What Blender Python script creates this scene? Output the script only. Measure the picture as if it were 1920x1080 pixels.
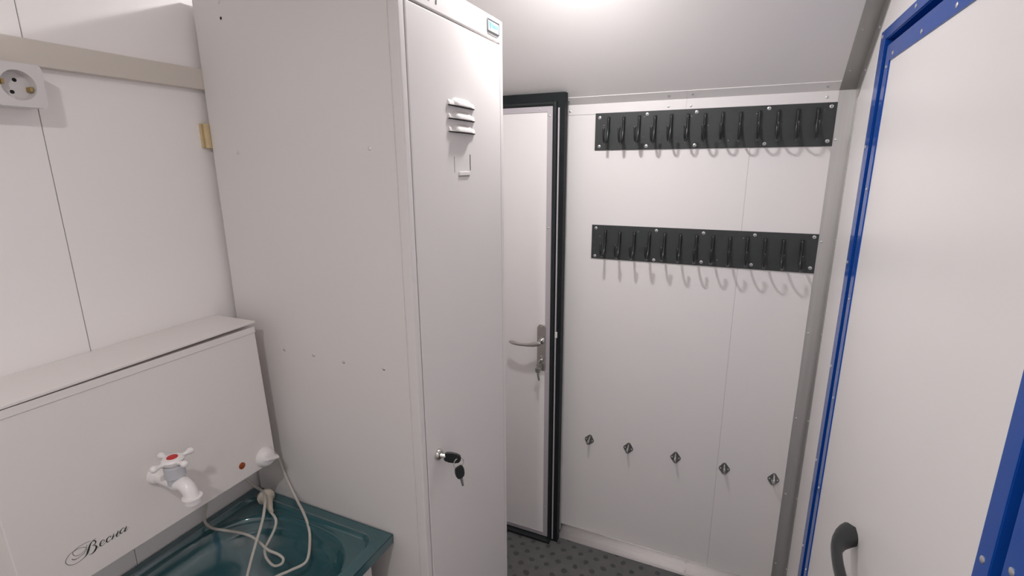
import bpy, math, random
from mathutils import Vector, Matrix

random.seed(7)
scene = bpy.context.scene
for o in list(bpy.data.objects):
    bpy.data.objects.remove(o)
COL = scene.collection

# ------------------------------------------------------------------ camera
G = 0.04                       # measured coordinates have the floor at z = 0.04
F_PX, YAW, PITCH, ROLL = 937.9, 0.4223, -0.24, -0.0057
cam_d = bpy.data.cameras.new('camera')
cam_d.sensor_width = 36.0
cam_d.lens = 36.0 * F_PX / 1920.0
cam_d.clip_start = 0.02
cam = bpy.data.objects.new('camera', cam_d)
COL.objects.link(cam)
fwd = Vector((-math.sin(YAW) * math.cos(PITCH), math.cos(YAW) * math.cos(PITCH), math.sin(PITCH)))
rgt = Vector((math.cos(YAW), math.sin(YAW), 0.0))
upv = rgt.cross(fwd)
r2 = math.cos(ROLL) * rgt + math.sin(ROLL) * upv
u2 = -math.sin(ROLL) * rgt + math.cos(ROLL) * upv
m = Matrix((r2, u2, -fwd)).transposed().to_4x4()
m.translation = Vector((0, 0, 1.5793 - G))
cam.matrix_world = m
scene.camera = cam

# ------------------------------------------------------------------ world, exposure, lamp strengths
world = bpy.data.worlds.new('world')
scene.world = world
world.use_nodes = True
world.node_tree.nodes['Background'].inputs[0].default_value = (0.9, 0.92, 1.0, 1)
world.node_tree.nodes['Background'].inputs[1].default_value = 0.02
vs = scene.view_settings
vs.view_transform = 'Standard'
vs.look = 'None'
vs.exposure = 0.07
vs.gamma = 1.0
vs.use_curve_mapping = False
LAMP_FAR = (3.6, 5.2)          # watts: flat diffuser, glowing dome
LAMP_NEAR = (4.9, 0.2)
LAMP_COL = (1.0, 0.968, 0.962, 1)
scene.cycles.max_bounces = 18
scene.cycles.diffuse_bounces = 14
scene.cycles.glossy_bounces = 5

# ------------------------------------------------------------------ measured planes
L, R, D = -1.0453, 0.2756, 1.782       # left wall, right wall, hook wall
H = 1.785                              # where the slope meets the hook wall
K = 0.795                              # rise of the sloped ceiling per metre
TOP = 2.15                             # flat ceiling
BACK = -0.83                           # wall behind the camera
Y1 = D - (TOP - H) / K                 # slope ends here
Y0 = BACK + (TOP - H) / K
FL = G


# ------------------------------------------------------------------ materials
def mat(name, col, rough=0.5, metal=0.0, spec=0.5, noise=None, bump=None, coat=0.0, emit=None):
    M = bpy.data.materials.new(name)
    M.use_nodes = True
    nt = M.node_tree
    b = nt.nodes['Principled BSDF']
    b.inputs['Base Color'].default_value = (*col, 1)
    b.inputs['Roughness'].default_value = rough
    b.inputs['Metallic'].default_value = metal
    b.inputs['Specular IOR Level'].default_value = spec
    if coat:
        b.inputs['Coat Weight'].default_value = coat
        b.inputs['Coat Roughness'].default_value = 0.08
    tc = nt.nodes.new('ShaderNodeTexCoord')
    if noise:
        scale, amt = noise
        n = nt.nodes.new('ShaderNodeTexNoise')
        n.inputs['Scale'].default_value = scale
        n.inputs['Detail'].default_value = 4
        nt.links.new(tc.outputs['Object'], n.inputs['Vector'])
        mx = nt.nodes.new('ShaderNodeMixRGB')
        mx.blend_type = 'MIX'
        mx.inputs[1].default_value = (*[c * (1 - amt) for c in col], 1)
        mx.inputs[2].default_value = (*[min(1, c * (1 + amt)) for c in col], 1)
        nt.links.new(n.outputs['Fac'], mx.inputs[0])
        nt.links.new(mx.outputs[0], b.inputs['Base Color'])
    if bump:
        scale, st = bump
        n2 = nt.nodes.new('ShaderNodeTexNoise')
        n2.inputs['Scale'].default_value = scale
        n2.inputs['Detail'].default_value = 3
        nt.links.new(tc.outputs['Object'], n2.inputs['Vector'])
        bp = nt.nodes.new('ShaderNodeBump')
        bp.inputs['Strength'].default_value = st
        bp.inputs['Distance'].default_value = 0.002
        nt.links.new(n2.outputs['Fac'], bp.inputs['Height'])
        nt.links.new(bp.outputs[0], b.inputs['Normal'])
    if emit:
        b.inputs['Emission Color'].default_value = emit[0]
        b.inputs['Emission Strength'].default_value = emit[1]
    return M


M = {}
M['panel'] = mat('panel_white', (0.875, 0.852, 0.845), 0.38, noise=(3.0, 0.012), bump=(14, 0.03))
M['ceil'] = mat('ceiling_panel_white', (0.875, 0.852, 0.845), 0.36, noise=(3.0, 0.012), bump=(14, 0.03))
M['joint'] = mat('joint_grey', (0.30, 0.30, 0.29), 0.7)
M['jointl'] = mat('joint_pale', (0.66, 0.64, 0.63), 0.6)
M['trimw'] = mat('trim_white_metal', (0.86, 0.84, 0.835), 0.35)
M['locker'] = mat('locker_paint', (0.72, 0.697, 0.687), 0.52, spec=0.3, noise=(5, 0.012), bump=(60, 0.02))
M['heater'] = mat('heater_enamel', (0.77, 0.735, 0.715), 0.22, noise=(4, 0.01))
M['plate'] = mat('black_powder_coat', (0.040, 0.046, 0.046), 0.42, noise=(40, 0.15), bump=(300, 0.08))
M['hook'] = mat('black_hook_plastic', (0.020, 0.023, 0.023), 0.28)
M['rubber'] = mat('black_rubber', (0.013, 0.017, 0.018), 0.34)
M['doorframe'] = mat('black_door_frame', (0.012, 0.016, 0.017), 0.55, spec=0.2, noise=(30, 0.3))
M['blue'] = mat('blue_gloss_paint', (0.008, 0.078, 0.39), 0.14, spec=0.2)
M['teal'] = mat('teal_enamel', (0.027, 0.098, 0.113), 0.15, spec=0.8, noise=(8, 0.12), coat=0.6)
M['white'] = mat('white_plastic', (0.80, 0.78, 0.775), 0.28)
M['socketw'] = mat('socket_white_plastic', (0.66, 0.64, 0.635), 0.35)
M['greyp'] = mat('pale_grey_plastic', (0.50, 0.51, 0.54), 0.4)
M['red'] = mat('red_plastic', (0.52, 0.012, 0.015), 0.35)
M['amber'] = mat('amber_lens', (0.30, 0.06, 0.01), 0.15)
M['cord'] = mat('off_white_cable', (0.56, 0.53, 0.48), 0.45)
M['plug'] = mat('cream_plug_plastic', (0.60, 0.54, 0.45), 0.45)
M['trunk'] = mat('cream_trunking', (0.62, 0.575, 0.52), 0.5)
M['chrome'] = mat('polished_nickel', (0.62, 0.60, 0.57), 0.22, metal=1.0)
M['steel'] = mat('galvanised_steel', (0.36, 0.38, 0.37), 0.36, metal=1.0, noise=(120, 0.3))
M['rivet'] = mat('rivet_aluminium', (0.70, 0.70, 0.70), 0.35, metal=0.8)
M['brass'] = mat('brass_contact', (0.42, 0.30, 0.12), 0.4, metal=0.9)
M['dark'] = mat('dark_hole', (0.010, 0.010, 0.010), 0.8)
M['keyblk'] = mat('black_key_plastic', (0.016, 0.018, 0.019), 0.35)
M['wood'] = mat('yellow_varnished_wood', (0.62, 0.49, 0.28), 0.5, noise=(60, 0.15))
M['cab'] = mat('cabinet_white_laminate', (0.60, 0.58, 0.565), 0.45, noise=(4, 0.02))
M['ink'] = mat('dark_green_ink', (0.015, 0.030, 0.026), 0.6)
M['inkblk'] = mat('black_ink', (0.012, 0.012, 0.014), 0.6)
M['badge'] = mat('badge_face', (0.46, 0.55, 0.66), 0.25)
M['badgeblue'] = mat('badge_blue', (0.10, 0.30, 0.62), 0.3)
M['lamp'] = None


def brushed(name, col, rough, axis_scale):
    M_ = bpy.data.materials.new(name)
    M_.use_nodes = True
    nt = M_.node_tree
    b = nt.nodes['Principled BSDF']
    b.inputs['Metallic'].default_value = 0.9
    tc = nt.nodes.new('ShaderNodeTexCoord')
    mp = nt.nodes.new('ShaderNodeMapping')
    mp.inputs['Scale'].default_value = axis_scale
    n = nt.nodes.new('ShaderNodeTexNoise')
    n.inputs['Scale'].default_value = 6
    n.inputs['Detail'].default_value = 6
    nt.links.new(tc.outputs['Object'], mp.inputs[0])
    nt.links.new(mp.outputs[0], n.inputs['Vector'])
    mx = nt.nodes.new('ShaderNodeMixRGB')
    mx.inputs[1].default_value = (*[c * 0.82 for c in col], 1)
    mx.inputs[2].default_value = (*[min(1, c * 1.15) for c in col], 1)
    nt.links.new(n.outputs['Fac'], mx.inputs[0])
    nt.links.new(mx.outputs[0], b.inputs['Base Color'])
    mr = nt.nodes.new('ShaderNodeMapRange')
    mr.inputs[3].default_value = rough - 0.07
    mr.inputs[4].default_value = rough + 0.10
    nt.links.new(n.outputs['Fac'], mr.inputs[0])
    nt.links.new(mr.outputs[0], b.inputs['Roughness'])
    return M_


M['aluv'] = brushed('aluminium_vertical', (0.66, 0.655, 0.645), 0.34, (12, 12, 0.25))
M['aluh'] = brushed('aluminium_horizontal', (0.66, 0.64, 0.635), 0.32, (0.3, 12, 12))
M['alus'] = brushed('aluminium_dull', (0.54, 0.53, 0.51), 0.42, (6, 0.6, 0.6))
M['edging'] = mat('lilac_grey_aluminium', (0.60, 0.565, 0.60), 0.4, metal=0.35)


def specks(base, name, thresh, scale):
    """black coating with a few small off-white chips of its own"""
    M_ = base.copy()
    M_.name = name
    nt = M_.node_tree
    b = nt.nodes['Principled BSDF']
    src = b.inputs['Base Color'].links[0].from_socket
    tc = nt.nodes.new('ShaderNodeTexCoord')
    v = nt.nodes.new('ShaderNodeTexVoronoi')
    v.inputs['Scale'].default_value = scale
    nt.links.new(tc.outputs['Object'], v.inputs['Vector'])
    lt = nt.nodes.new('ShaderNodeMath'); lt.operation = 'LESS_THAN'
    lt.inputs[1].default_value = 0.11
    nt.links.new(v.outputs['Distance'], lt.inputs[0])
    sep = nt.nodes.new('ShaderNodeSeparateColor')
    nt.links.new(v.outputs['Color'], sep.inputs[0])
    g = nt.nodes.new('ShaderNodeMath'); g.operation = 'GREATER_THAN'
    g.inputs[1].default_value = thresh
    nt.links.new(sep.outputs[0], g.inputs[0])
    mu = nt.nodes.new('ShaderNodeMath'); mu.operation = 'MULTIPLY'
    nt.links.new(lt.outputs[0], mu.inputs[0]); nt.links.new(g.outputs[0], mu.inputs[1])
    mx = nt.nodes.new('ShaderNodeMixRGB')
    mx.inputs[2].default_value = (0.6, 0.6, 0.58, 1)
    nt.links.new(mu.outputs[0], mx.inputs[0])
    nt.links.new(src, mx.inputs[1])
    nt.links.new(mx.outputs[0], b.inputs['Base Color'])
    return M_


M['plate'] = specks(M['plate'], 'black_powder_coat_chipped', 0.93, 95.0)


def floor_material():
    M_ = bpy.data.materials.new('grey_studded_linoleum')
    M_.use_nodes = True
    nt = M_.node_tree
    b = nt.nodes['Principled BSDF']
    tc = nt.nodes.new('ShaderNodeTexCoord')
    mp = nt.nodes.new('ShaderNodeMapping')
    mp.inputs['Rotation'].default_value = (0, 0, math.radians(45))
    mp.inputs['Scale'].default_value = (21, 21, 1)
    jn = nt.nodes.new('ShaderNodeTexNoise'); jn.inputs['Scale'].default_value = 9
    nt.links.new(tc.outputs['Object'], jn.inputs['Vector'])
    js = nt.nodes.new('ShaderNodeVectorMath'); js.operation = 'SCALE'; js.inputs['Scale'].default_value = 0.035
    nt.links.new(jn.outputs['Color'], js.inputs[0])
    ja = nt.nodes.new('ShaderNodeVectorMath'); ja.operation = 'ADD'
    nt.links.new(tc.outputs['Object'], ja.inputs[0]); nt.links.new(js.outputs[0], ja.inputs[1])
    nt.links.new(ja.outputs[0], mp.inputs[0])
    fr = nt.nodes.new('ShaderNodeVectorMath'); fr.operation = 'FRACTION'
    nt.links.new(mp.outputs[0], fr.inputs[0])
    sb = nt.nodes.new('ShaderNodeVectorMath'); sb.operation = 'SUBTRACT'
    sb.inputs[1].default_value = (0.5, 0.5, 0)
    nt.links.new(fr.outputs[0], sb.inputs[0])
    mlt = nt.nodes.new('ShaderNodeVectorMath'); mlt.operation = 'MULTIPLY'
    mlt.inputs[1].default_value = (1, 1, 0)
    nt.links.new(sb.outputs[0], mlt.inputs[0])
    ln = nt.nodes.new('ShaderNodeVectorMath'); ln.operation = 'LENGTH'
    nt.links.new(mlt.outputs[0], ln.inputs[0])
    mr = nt.nodes.new('ShaderNodeMapRange')
    mr.inputs[1].default_value = 0.17; mr.inputs[2].default_value = 0.26
    mr.inputs[3].default_value = 1.0; mr.inputs[4].default_value = 0.0
    nt.links.new(ln.outputs['Value'], mr.inputs[0])
    n = nt.nodes.new('ShaderNodeTexNoise'); n.inputs['Scale'].default_value = 22; n.inputs['Detail'].default_value = 5
    nt.links.new(tc.outputs['Object'], n.inputs['Vector'])
    g = nt.nodes.new('ShaderNodeMixRGB')
    g.inputs[1].default_value = (0.082, 0.087, 0.086, 1); g.inputs[2].default_value = (0.148, 0.146, 0.140, 1)
    nt.links.new(n.outputs['Fac'], g.inputs[0])
    d = nt.nodes.new('ShaderNodeMixRGB')
    d.inputs[2].default_value = (0.060, 0.063, 0.064, 1)
    nt.links.new(mr.outputs[0], d.inputs[0])
    nt.links.new(g.outputs[0], d.inputs[1])
    nt.links.new(d.outputs[0], b.inputs['Base Color'])
    b.inputs['Roughness'].default_value = 0.55
    bp = nt.nodes.new('ShaderNodeBump'); bp.inputs['Strength'].default_value = 0.4; bp.inputs['Distance'].default_value = 0.002
    nt.links.new(mr.outputs[0], bp.inputs['Height'])
    nt.links.new(bp.outputs[0], b.inputs['Normal'])
    return M_


M['floor'] = floor_material()

# ------------------------------------------------------------------ mesh helpers
WORLD = {}                     # object -> measured world position of its origin


class MB:
    def __init__(s):
        s.v, s.f = [], []

    def box(s, x0, x1, y0, y1, z0, z1):
        i = len(s.v)
        s.v += [(x0, y0, z0), (x1, y0, z0), (x1, y1, z0), (x0, y1, z0), (x0, y0, z1), (x1, y0, z1), (x1, y1, z1), (x0, y1, z1)]
        s.f += [tuple(i + k for k in q) for q in ((3, 2, 1, 0), (4, 5, 6, 7), (0, 1, 5, 4), (1, 2, 6, 5), (2, 3, 7, 6), (3, 0, 4, 7))]
        return s

    def hexa(s, p):
        i = len(s.v)
        s.v += [tuple(q) for q in p]
        s.f += [tuple(i + k for k in q) for q in ((3, 2, 1, 0), (4, 5, 6, 7), (0, 1, 5, 4), (1, 2, 6, 5), (2, 3, 7, 6), (3, 0, 4, 7))]
        return s

    def prism(s, poly, axis, a, b):
        """poly in the two other axes (in x,y,z order), extruded along axis from a to b"""
        i = len(s.v); n = len(poly)

        def put(p, t):
            if axis == 0: return (t, p[0], p[1])
            if axis == 1: return (p[0], t, p[1])
            return (p[0], p[1], t)
        s.v += [put(p, a) for p in poly] + [put(p, b) for p in poly]
        s.f.append(tuple(i + k for k in range(n))[::-1])
        s.f.append(tuple(i + n + k for k in range(n)))
        for k in range(n):
            k2 = (k + 1) % n
            s.f.append((i + k, i + k2, i + n + k2, i + n + k))
        return s

    def rings(s, rings, cap=True):
        i = len(s.v); n = len(rings[0])
        for r in rings: s.v += [tuple(p) for p in r]
        for a in range(len(rings) - 1):
            for k in range(n):
                k2 = (k + 1) % n
                s.f.append((i + a * n + k, i + a * n + k2, i + (a + 1) * n + k2, i + (a + 1) * n + k))
        if cap:
            s.f.append(tuple(i + k for k in range(n))[::-1])
            e = i + (len(rings) - 1) * n
            s.f.append(tuple(e + k for k in range(n)))
        return s

    def tube(s, pts, rad, n=10, flat=None):
        """swept tube; rad number or list; flat=(w, t, widthvector) for a flat bar"""
        P = [Vector(p) for p in pts]
        rads = rad if isinstance(rad, (list, tuple)) else [rad] * len(P)
        rings = []; ref = None
        for k, p in enumerate(P):
            t = (P[min(k + 1, len(P) - 1)] - P[max(k - 1, 0)]).normalized()
            if flat:
                a = Vector(flat[2]); b = t.cross(a).normalized()
                rings.append([p + a * flat[0] * math.cos(2 * math.pi * j / n) + b * flat[1] * math.sin(2 * math.pi * j / n) for j in range(n)])
                continue
            if ref is None:
                ref = Vector((0, 0, 1)) if abs(t.z) < 0.9 else Vector((1, 0, 0))
            a = (ref - t * ref.dot(t)).normalized(); ref = a
            b = t.cross(a)
            rings.append([p + (a * math.cos(2 * math.pi * j / n) + b * math.sin(2 * math.pi * j / n)) * rads[k] for j in range(n)])
        return s.rings(rings)

    def lathe(s, c, axis, prof, n=20):
        """prof: list of (distance along axis, radius)"""
        c = Vector(c); t = Vector(axis).normalized()
        ref = Vector((0, 0, 1)) if abs(t.z) < 0.9 else Vector((1, 0, 0))
        a = (ref - t * ref.dot(t)).normalized(); b = t.cross(a)
        return s.rings([[c + t * d + (a * math.cos(2 * math.pi * j / n) + b * math.sin(2 * math.pi * j / n)) * max(r, 1e-5) for j in range(n)] for d, r in prof])

    def build(s, name, material, parent=None, smooth=False, bevel=0.0, subsurf=0):
        xs = [p[0] for p in s.v]; ys = [p[1] for p in s.v]; zs = [p[2] for p in s.v]
        c = Vector(((min(xs) + max(xs)) / 2, (min(ys) + max(ys)) / 2, min(zs)))
        me = bpy.data.meshes.new(name)
        me.from_pydata([tuple(Vector(p) - c) for p in s.v], [], s.f)
        me.validate(); me.update()
        import bmesh
        bm = bmesh.new(); bm.from_mesh(me)
        bmesh.ops.recalc_face_normals(bm, faces=bm.faces)
        bm.to_mesh(me); bm.free()
        if smooth:
            me.polygons.foreach_set('use_smooth', [True] * len(me.polygons))
            try:
                me.set_sharp_from_angle(angle=math.radians(40))
            except Exception:
                pass
        me.materials.append(material)
        o = bpy.data.objects.new(name, me)
        place(o, c, parent)
        if bevel:
            b = o.modifiers.new('bevel', 'BEVEL'); b.width = bevel; b.segments = 3; b.limit_method = 'ANGLE'
            b.angle_limit = math.radians(40)
            me.polygons.foreach_set('use_smooth', [True] * len(me.polygons))
            try:
                me.set_sharp_from_angle(angle=math.radians(40))
            except Exception:
                pass
            o.modifiers.new('wn', 'WEIGHTED_NORMAL')
        if subsurf:
            b = o.modifiers.new('sub', 'SUBSURF'); b.levels = subsurf; b.render_levels = subsurf
        return o


def place(o, c, parent=None):
    c = Vector(c)
    if o.name not in COL.objects:
        COL.objects.link(o)
    WORLD[o.name] = c
    if parent:
        o.parent = parent
        o.location = c - WORLD[parent.name]
    else:
        o.location = c - Vector((0, 0, G))
    return o


def copies(src, spots, parent):
    """copies of a part at other measured positions of its origin"""
    out = []
    for p in spots:
        c = src.copy()
        COL.objects.link(c)
        c.parent = parent
        WORLD[c.name] = Vector(p)
        c.location = Vector(p) - WORLD[parent.name]
        out.append(c)
    return out


def thing(name, loc, label=None, cat=None, group=None, kind=None):
    o = bpy.data.objects.new(name, None)
    o.empty_display_size = 0.05
    place(o, loc)
    return tag(o, label, cat, group, kind)


def tag(o, label=None, cat=None, group=None, kind=None):
    if label: o['label'] = label
    if cat: o['category'] = cat
    if group: o['group'] = group
    if kind: o['kind'] = kind
    return o


def rivets(name, spots, normal, parent, r=0.004, h=0.002, material=None):
    """domed rivet heads sharing one mesh; spots are points on the surface"""
    n = Vector(normal).normalized()
    p0 = Vector(spots[0])
    o = MB().lathe(p0, n, [(-0.0005, r), (h * 0.45, r * 0.95), (h * 0.85, r * 0.6), (h, 0.0002)], 10).build(name, material or M['rivet'], parent, smooth=True)
    off = WORLD[o.name] - p0
    copies(o, [Vector(p) + off for p in spots[1:]], parent)


def screws(name, spots, normal, parent, r=0.0055):
    """washer-head screws with a dark recess as sub-part"""
    n = Vector(normal).normalized()
    p0 = Vector(spots[0])
    o = MB().lathe(p0, n, [(-0.0005, r), (0.0012, r), (0.0020, r * 0.62), (0.0032, r * 0.5), (0.0034, r * 0.02)], 12).build(name, M['rivet'], parent, smooth=True)
    off = WORLD[o.name] - p0
    d = MB().lathe(p0 + n * 0.0032, n, [(0, r * 0.27), (0.0004, r * 0.25), (0.0005, 0.0001)], 6).build('recess', M['dark'], o)
    offd = WORLD[d.name] - p0
    for p in spots[1:]:
        c = copies(o, [Vector(p) + off], parent)[0]
        copies(d, [Vector(p) + offd], c)


# ================================================================== THE ROOM
floor = tag(MB().box(-1.5, 0.42, BACK - 0.05, D + 0.06, FL - 0.05, FL).build('floor', M['floor']),
            'dark grey studded linoleum floor of the cabin', 'floor', kind='structure')

# hook wall: two sandwich panels with a joint between them
wb = thing('wall_back', (-0.15, D, FL), 'white panel wall carrying the two black coat racks', 'wall', kind='structure')
SEAM = 0.0166
MB().box(-0.592, SEAM - 0.0008, D, D + 0.05, FL, H + 0.02).build('panel', M['panel'], wb, bevel=0.0008)
MB().box(SEAM + 0.0008, R + 0.05, D, D + 0.05, FL, H + 0.02).build('panel', M['panel'], wb, bevel=0.0008)
MB().box(SEAM - 0.004, SEAM + 0.004, D + 0.0006, D + 0.04, FL, H).build('joint', M['jointl'], wb)
MB().box(-1.5, -1.40, D, D + 0.05, FL, H + 0.02).build('panel', M['panel'], wb)
# left wall: two panels; it stops behind the locker where the entrance recess begins
wl = thing('wall_left', (L, 0.2, FL), 'white panel wall behind the water heater and locker', 'wall', kind='structure')
LS = 0.466
MB().box(L - 0.05, L, BACK, LS - 0.0007, FL, TOP + 0.02).build('panel', M['panel'], wl, bevel=0.0008)
MB().box(L - 0.05, L, LS + 0.0007, 1.20, FL, TOP + 0.02).build('panel', M['panel'], wl, bevel=0.0008)
MB().box(L - 0.04, L - 0.0016, LS - 0.004, LS + 0.004, FL, TOP).build('joint', M['joint'], wl)
MB().box(-1.5, L - 0.05, 1.15, 1.20, FL, TOP + 0.02).build('return_panel', M['panel'], wl)
MB().box(-1.5, -1.45, 1.20, D + 0.05, FL, TOP + 0.02).build('return_panel', M['panel'], wl)
# right wall with the blue door opening
OY0, OY1, OZ = 0.578, 1.495, 1.857
wr = thing('wall_right', (R, 0.5, FL), 'white partition wall around the blue framed door', 'wall', kind='structure')
MB().box(R, R + 0.06, OY1, D, FL, TOP + 0.02).build('panel', M['panel'], wr)
MB().box(R, R + 0.06, OY0, OY1, OZ, TOP + 0.02).build('panel', M['panel'], wr)
MB().box(R, R + 0.06, BACK, OY0, FL, TOP + 0.02).build('panel', M['panel'], wr)
tag(MB().box(-1.5, R + 0.06, BACK - 0.05, BACK, FL, TOP + 0.02).build('wall_front', M['panel']),
    'white panel wall behind the viewer', 'wall', kind='structure')
# ceiling: sloped panel, flat panel, sloped panel
ce = thing('ceiling', (-0.4, 0.5, TOP), 'white cabin ceiling with sloped panels at the sides', 'ceiling', kind='structure')
X0, X1, T = -1.5, R + 0.06, 0.04


def quad_slab(y0, z0, y1, z1):
    return MB().hexa([(X0, y0, z0), (X1, y0, z0), (X1, y1, z1), (X0, y1, z1), (X0, y0, z0 + T), (X1, y0, z0 + T), (X1, y1, z1 + T), (X0, y1, z1 + T)])


quad_slab(Y1, TOP, D + 0.05, H - 0.05 * K).build('slope_panel', M['ceil'], ce)
quad_slab(Y0, TOP, Y1, TOP).build('flat_panel', M['ceil'], ce)
quad_slab(BACK, H, Y0, TOP).build('slope_panel', M['ceil'], ce)

# ---- angle trims
SL = Vector((0, -1, K)).normalized()             # up the slope
SN = Vector((0, -K, -1)).normalized()            # out of the slope, into the room


def slope_pt(x, s):
    return Vector((x, D, H)) + SL * s


def slope_strip(mb, x0, x1, s0, s1, t):
    a = [slope_pt(x0, s0), slope_pt(x1, s0), slope_pt(x1, s1), slope_pt(x0, s1)]
    return mb.hexa([p + SN * t for p in a] + a)


tr = thing('trim_1', (-0.17, D, 1.75), 'white riveted metal angle between hook wall and sloped ceiling', 'trim', kind='structure')
for x0, x1 in ((-0.578, -0.1825), (-0.1815, 0.2335)):
    MB().box(x0, x1, D - 0.0016, D + 0.001, 1.750, H).build('wall_flange', M['trimw'], tr, bevel=0.0006)
    slope_strip(MB(), x0, x1, 0.0, 0.034, 0.0018).build('ceiling_flange', M['trimw'], tr)
rivets('rivet', [(-0.571, D - 0.0016, 1.763), (-0.238, D - 0.0016, 1.763), (-0.168, D - 0.0016, 1.762), (0.206, D - 0.0016, 1.767)], (0, -1, 0), tr)
rivets('rivet', [slope_pt(x, 0.017) + SN * 0.0018 for x in (-0.572, -0.237, -0.164, 0.203)], SN, tr)

tr2 = thing('trim_2', (0.25, D, FL), 'grey aluminium angle in the corner beside the coat racks', 'trim', kind='structure')
MB().box(0.2335, R, D - 0.0018, D + 0.001, FL, H).build('hook_wall_flange', M['aluv'], tr2, bevel=0.0005)
MB().box(R - 0.0018, R + 0.001, 1.742, D, FL, H).build('side_wall_flange', M['aluv'], tr2, bevel=0.0005)
zs = (1.648, 1.346, 1.05, 0.751, 0.46, 0.172)
rivets('rivet', [(0.2425, D - 0.0018, z) for z in zs], (0, -1, 0), tr2, r=0.0035)
rivets('rivet', [(R - 0.0018, 1.752, z + 0.01) for z in zs], (-1, 0, 0), tr2, r=0.0035)

tr3 = thing('trim_3', (0.25, 1.5, 1.785), 'grey aluminium angle between sloped ceiling and right wall', 'trim', kind='structure')
SLEN = (TOP - H) / K * math.sqrt(1 + K * K)
slope_strip(MB(), 0.234, R, 0.0, SLEN, 0.002).build('ceiling_flange', M['alus'], tr3)
a, b = slope_pt(R, 0.0), slope_pt(R, SLEN)
MB().hexa([a + SN * 0.045 + Vector((-0.002, 0, 0)), a + SN * 0.045, b + SN * 0.045, b + SN * 0.045 + Vector((-0.002, 0, 0)),
           a + Vector((-0.002, 0, 0)), a, b, b + Vector((-0.002, 0, 0))]).build('wall_flange', M['alus'], tr3)
rivets('rivet', [slope_pt(0.245, s) + SN * 0.002 for s in (0.07, 0.20, 0.33)], SN, tr3, r=0.0035)
rivets('rivet', [slope_pt(R - 0.002, s) + SN * 0.035 for s in (0.10, 0.23, 0.36)], (-1, 0, 0), tr3, r=0.0035)

bb = thing('baseboard_back', (-0.15, D, FL), 'shiny aluminium angle along the foot of the hook wall', 'baseboard', kind='structure')
MB().box(-0.575, 0.2325, D - 0.002, D + 0.001, FL, 0.0775).build('wall_flange', M['aluh'], bb, bevel=0.0006)
MB().box(-0.575, 0.2325, D - 0.046, D, FL - 0.001, FL + 0.0022).build('floor_flange', M['aluh'], bb, bevel=0.0006)
rivets('rivet', [(x, D - 0.002, 0.064) for x in (-0.36, -0.06, 0.19)], (0, -1, 0), bb, r=0.0035)
rivets('rivet', [(x, D - 0.028, FL + 0.0022) for x in (-0.36, -0.06, 0.19)], (0, 0, 1), bb, r=0.0035)

# ================================================================== DOOR WITH BLACK FRAME (in the hook wall)
DF = 1.703                                        # face of the leaf
d1 = thing('door_1', (-0.99, D, FL), 'white entrance door with black rubber seal and frame behind the locker', 'door', kind='structure')
fx = -0.581
MB().box(fx - 0.035, -0.5670, DF + 0.004, 1.738, FL, 1.820).build('frame_jamb', M['doorframe'], d1, bevel=0.0006)
MB().box(fx - 0.035, -0.592, 1.738, D + 0.05, FL, 1.800).build('jamb_filler', M['doorframe'], d1)
MB().box(-1.40, fx - 0.035, DF + 0.004, D + 0.05, 1.782, 1.820).build('frame_head', M['doorframe'], d1, bevel=0.0006)
MB().box(-1.40, -1.385, DF + 0.004, D + 0.05, FL, 1.820).build('frame_jamb', M['doorframe'], d1, bevel=0.0006)
MB().box(-1.385, fx - 0.035, DF + 0.012, D + 0.05, FL, FL + 0.012).build('threshold', M['doorframe'], d1)
lx1 = -0.602
MB().box(-1.38, lx1 - 0.001, DF + 0.002, DF + 0.045, FL + 0.015, 1.778).build('leaf', M['panel'], d1)
# rubber seal, three rounded lips
MB().tube([(-1.38, DF + 0.004, 1.7835), (fx - 0.0155, DF + 0.004, 1.7835)], 0.0085, 10).build('head_seal', M['rubber'], d1, smooth=True)
MB().tube([(fx - 0.0205, DF + 0.004, 1.79), (fx - 0.0205, DF + 0.004, FL + 0.002)], 0.0088, 10).build('jamb_seal', M['rubber'], d1, smooth=True)
MB().box(-1.38, fx - 0.012, DF - 0.022, DF + 0.010, FL + 0.001, FL + 0.012).build('sweep_seal', M['rubber'], d1, bevel=0.002)
MB().box(fx - 0.0085, fx - 0.0035, DF + 0.0005, DF + 0.004, FL + 0.012, 1.77).build('frame_strip', M['edging'], d1)
# aluminium edging of the leaf
ex0, ex1 = -0.6285, -0.6105
MB().box(ex0, ex1, DF, DF + 0.003, FL + 0.015, 1.776).build('stile_edging', M['edging'], d1, bevel=0.0006)
MB().box(-1.38, ex0, DF, DF + 0.003, 1.757, 1.776).build('rail_edging', M['edging'], d1, bevel=0.0006)
MB().box(-1.38, ex0, DF, DF + 0.003, FL + 0.015, FL + 0.033).build('rail_edging', M['edging'], d1, bevel=0.0006)
rivets('rivet', [(-0.6195, DF, z) for z in (1.745, 1.36, 1.02, 0.80, 0.46, 0.20)] + [(-0.655, DF, 1.767), (-0.90, DF, 1.767)], (0, -1, 0), d1, r=0.003)
MB().box(fx - 0.0085, fx + 0.001, DF - 0.0005, DF + 0.0045, 0.945, 0.968).build('strike_plate', M['white'], d1, bevel=0.001)
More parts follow.
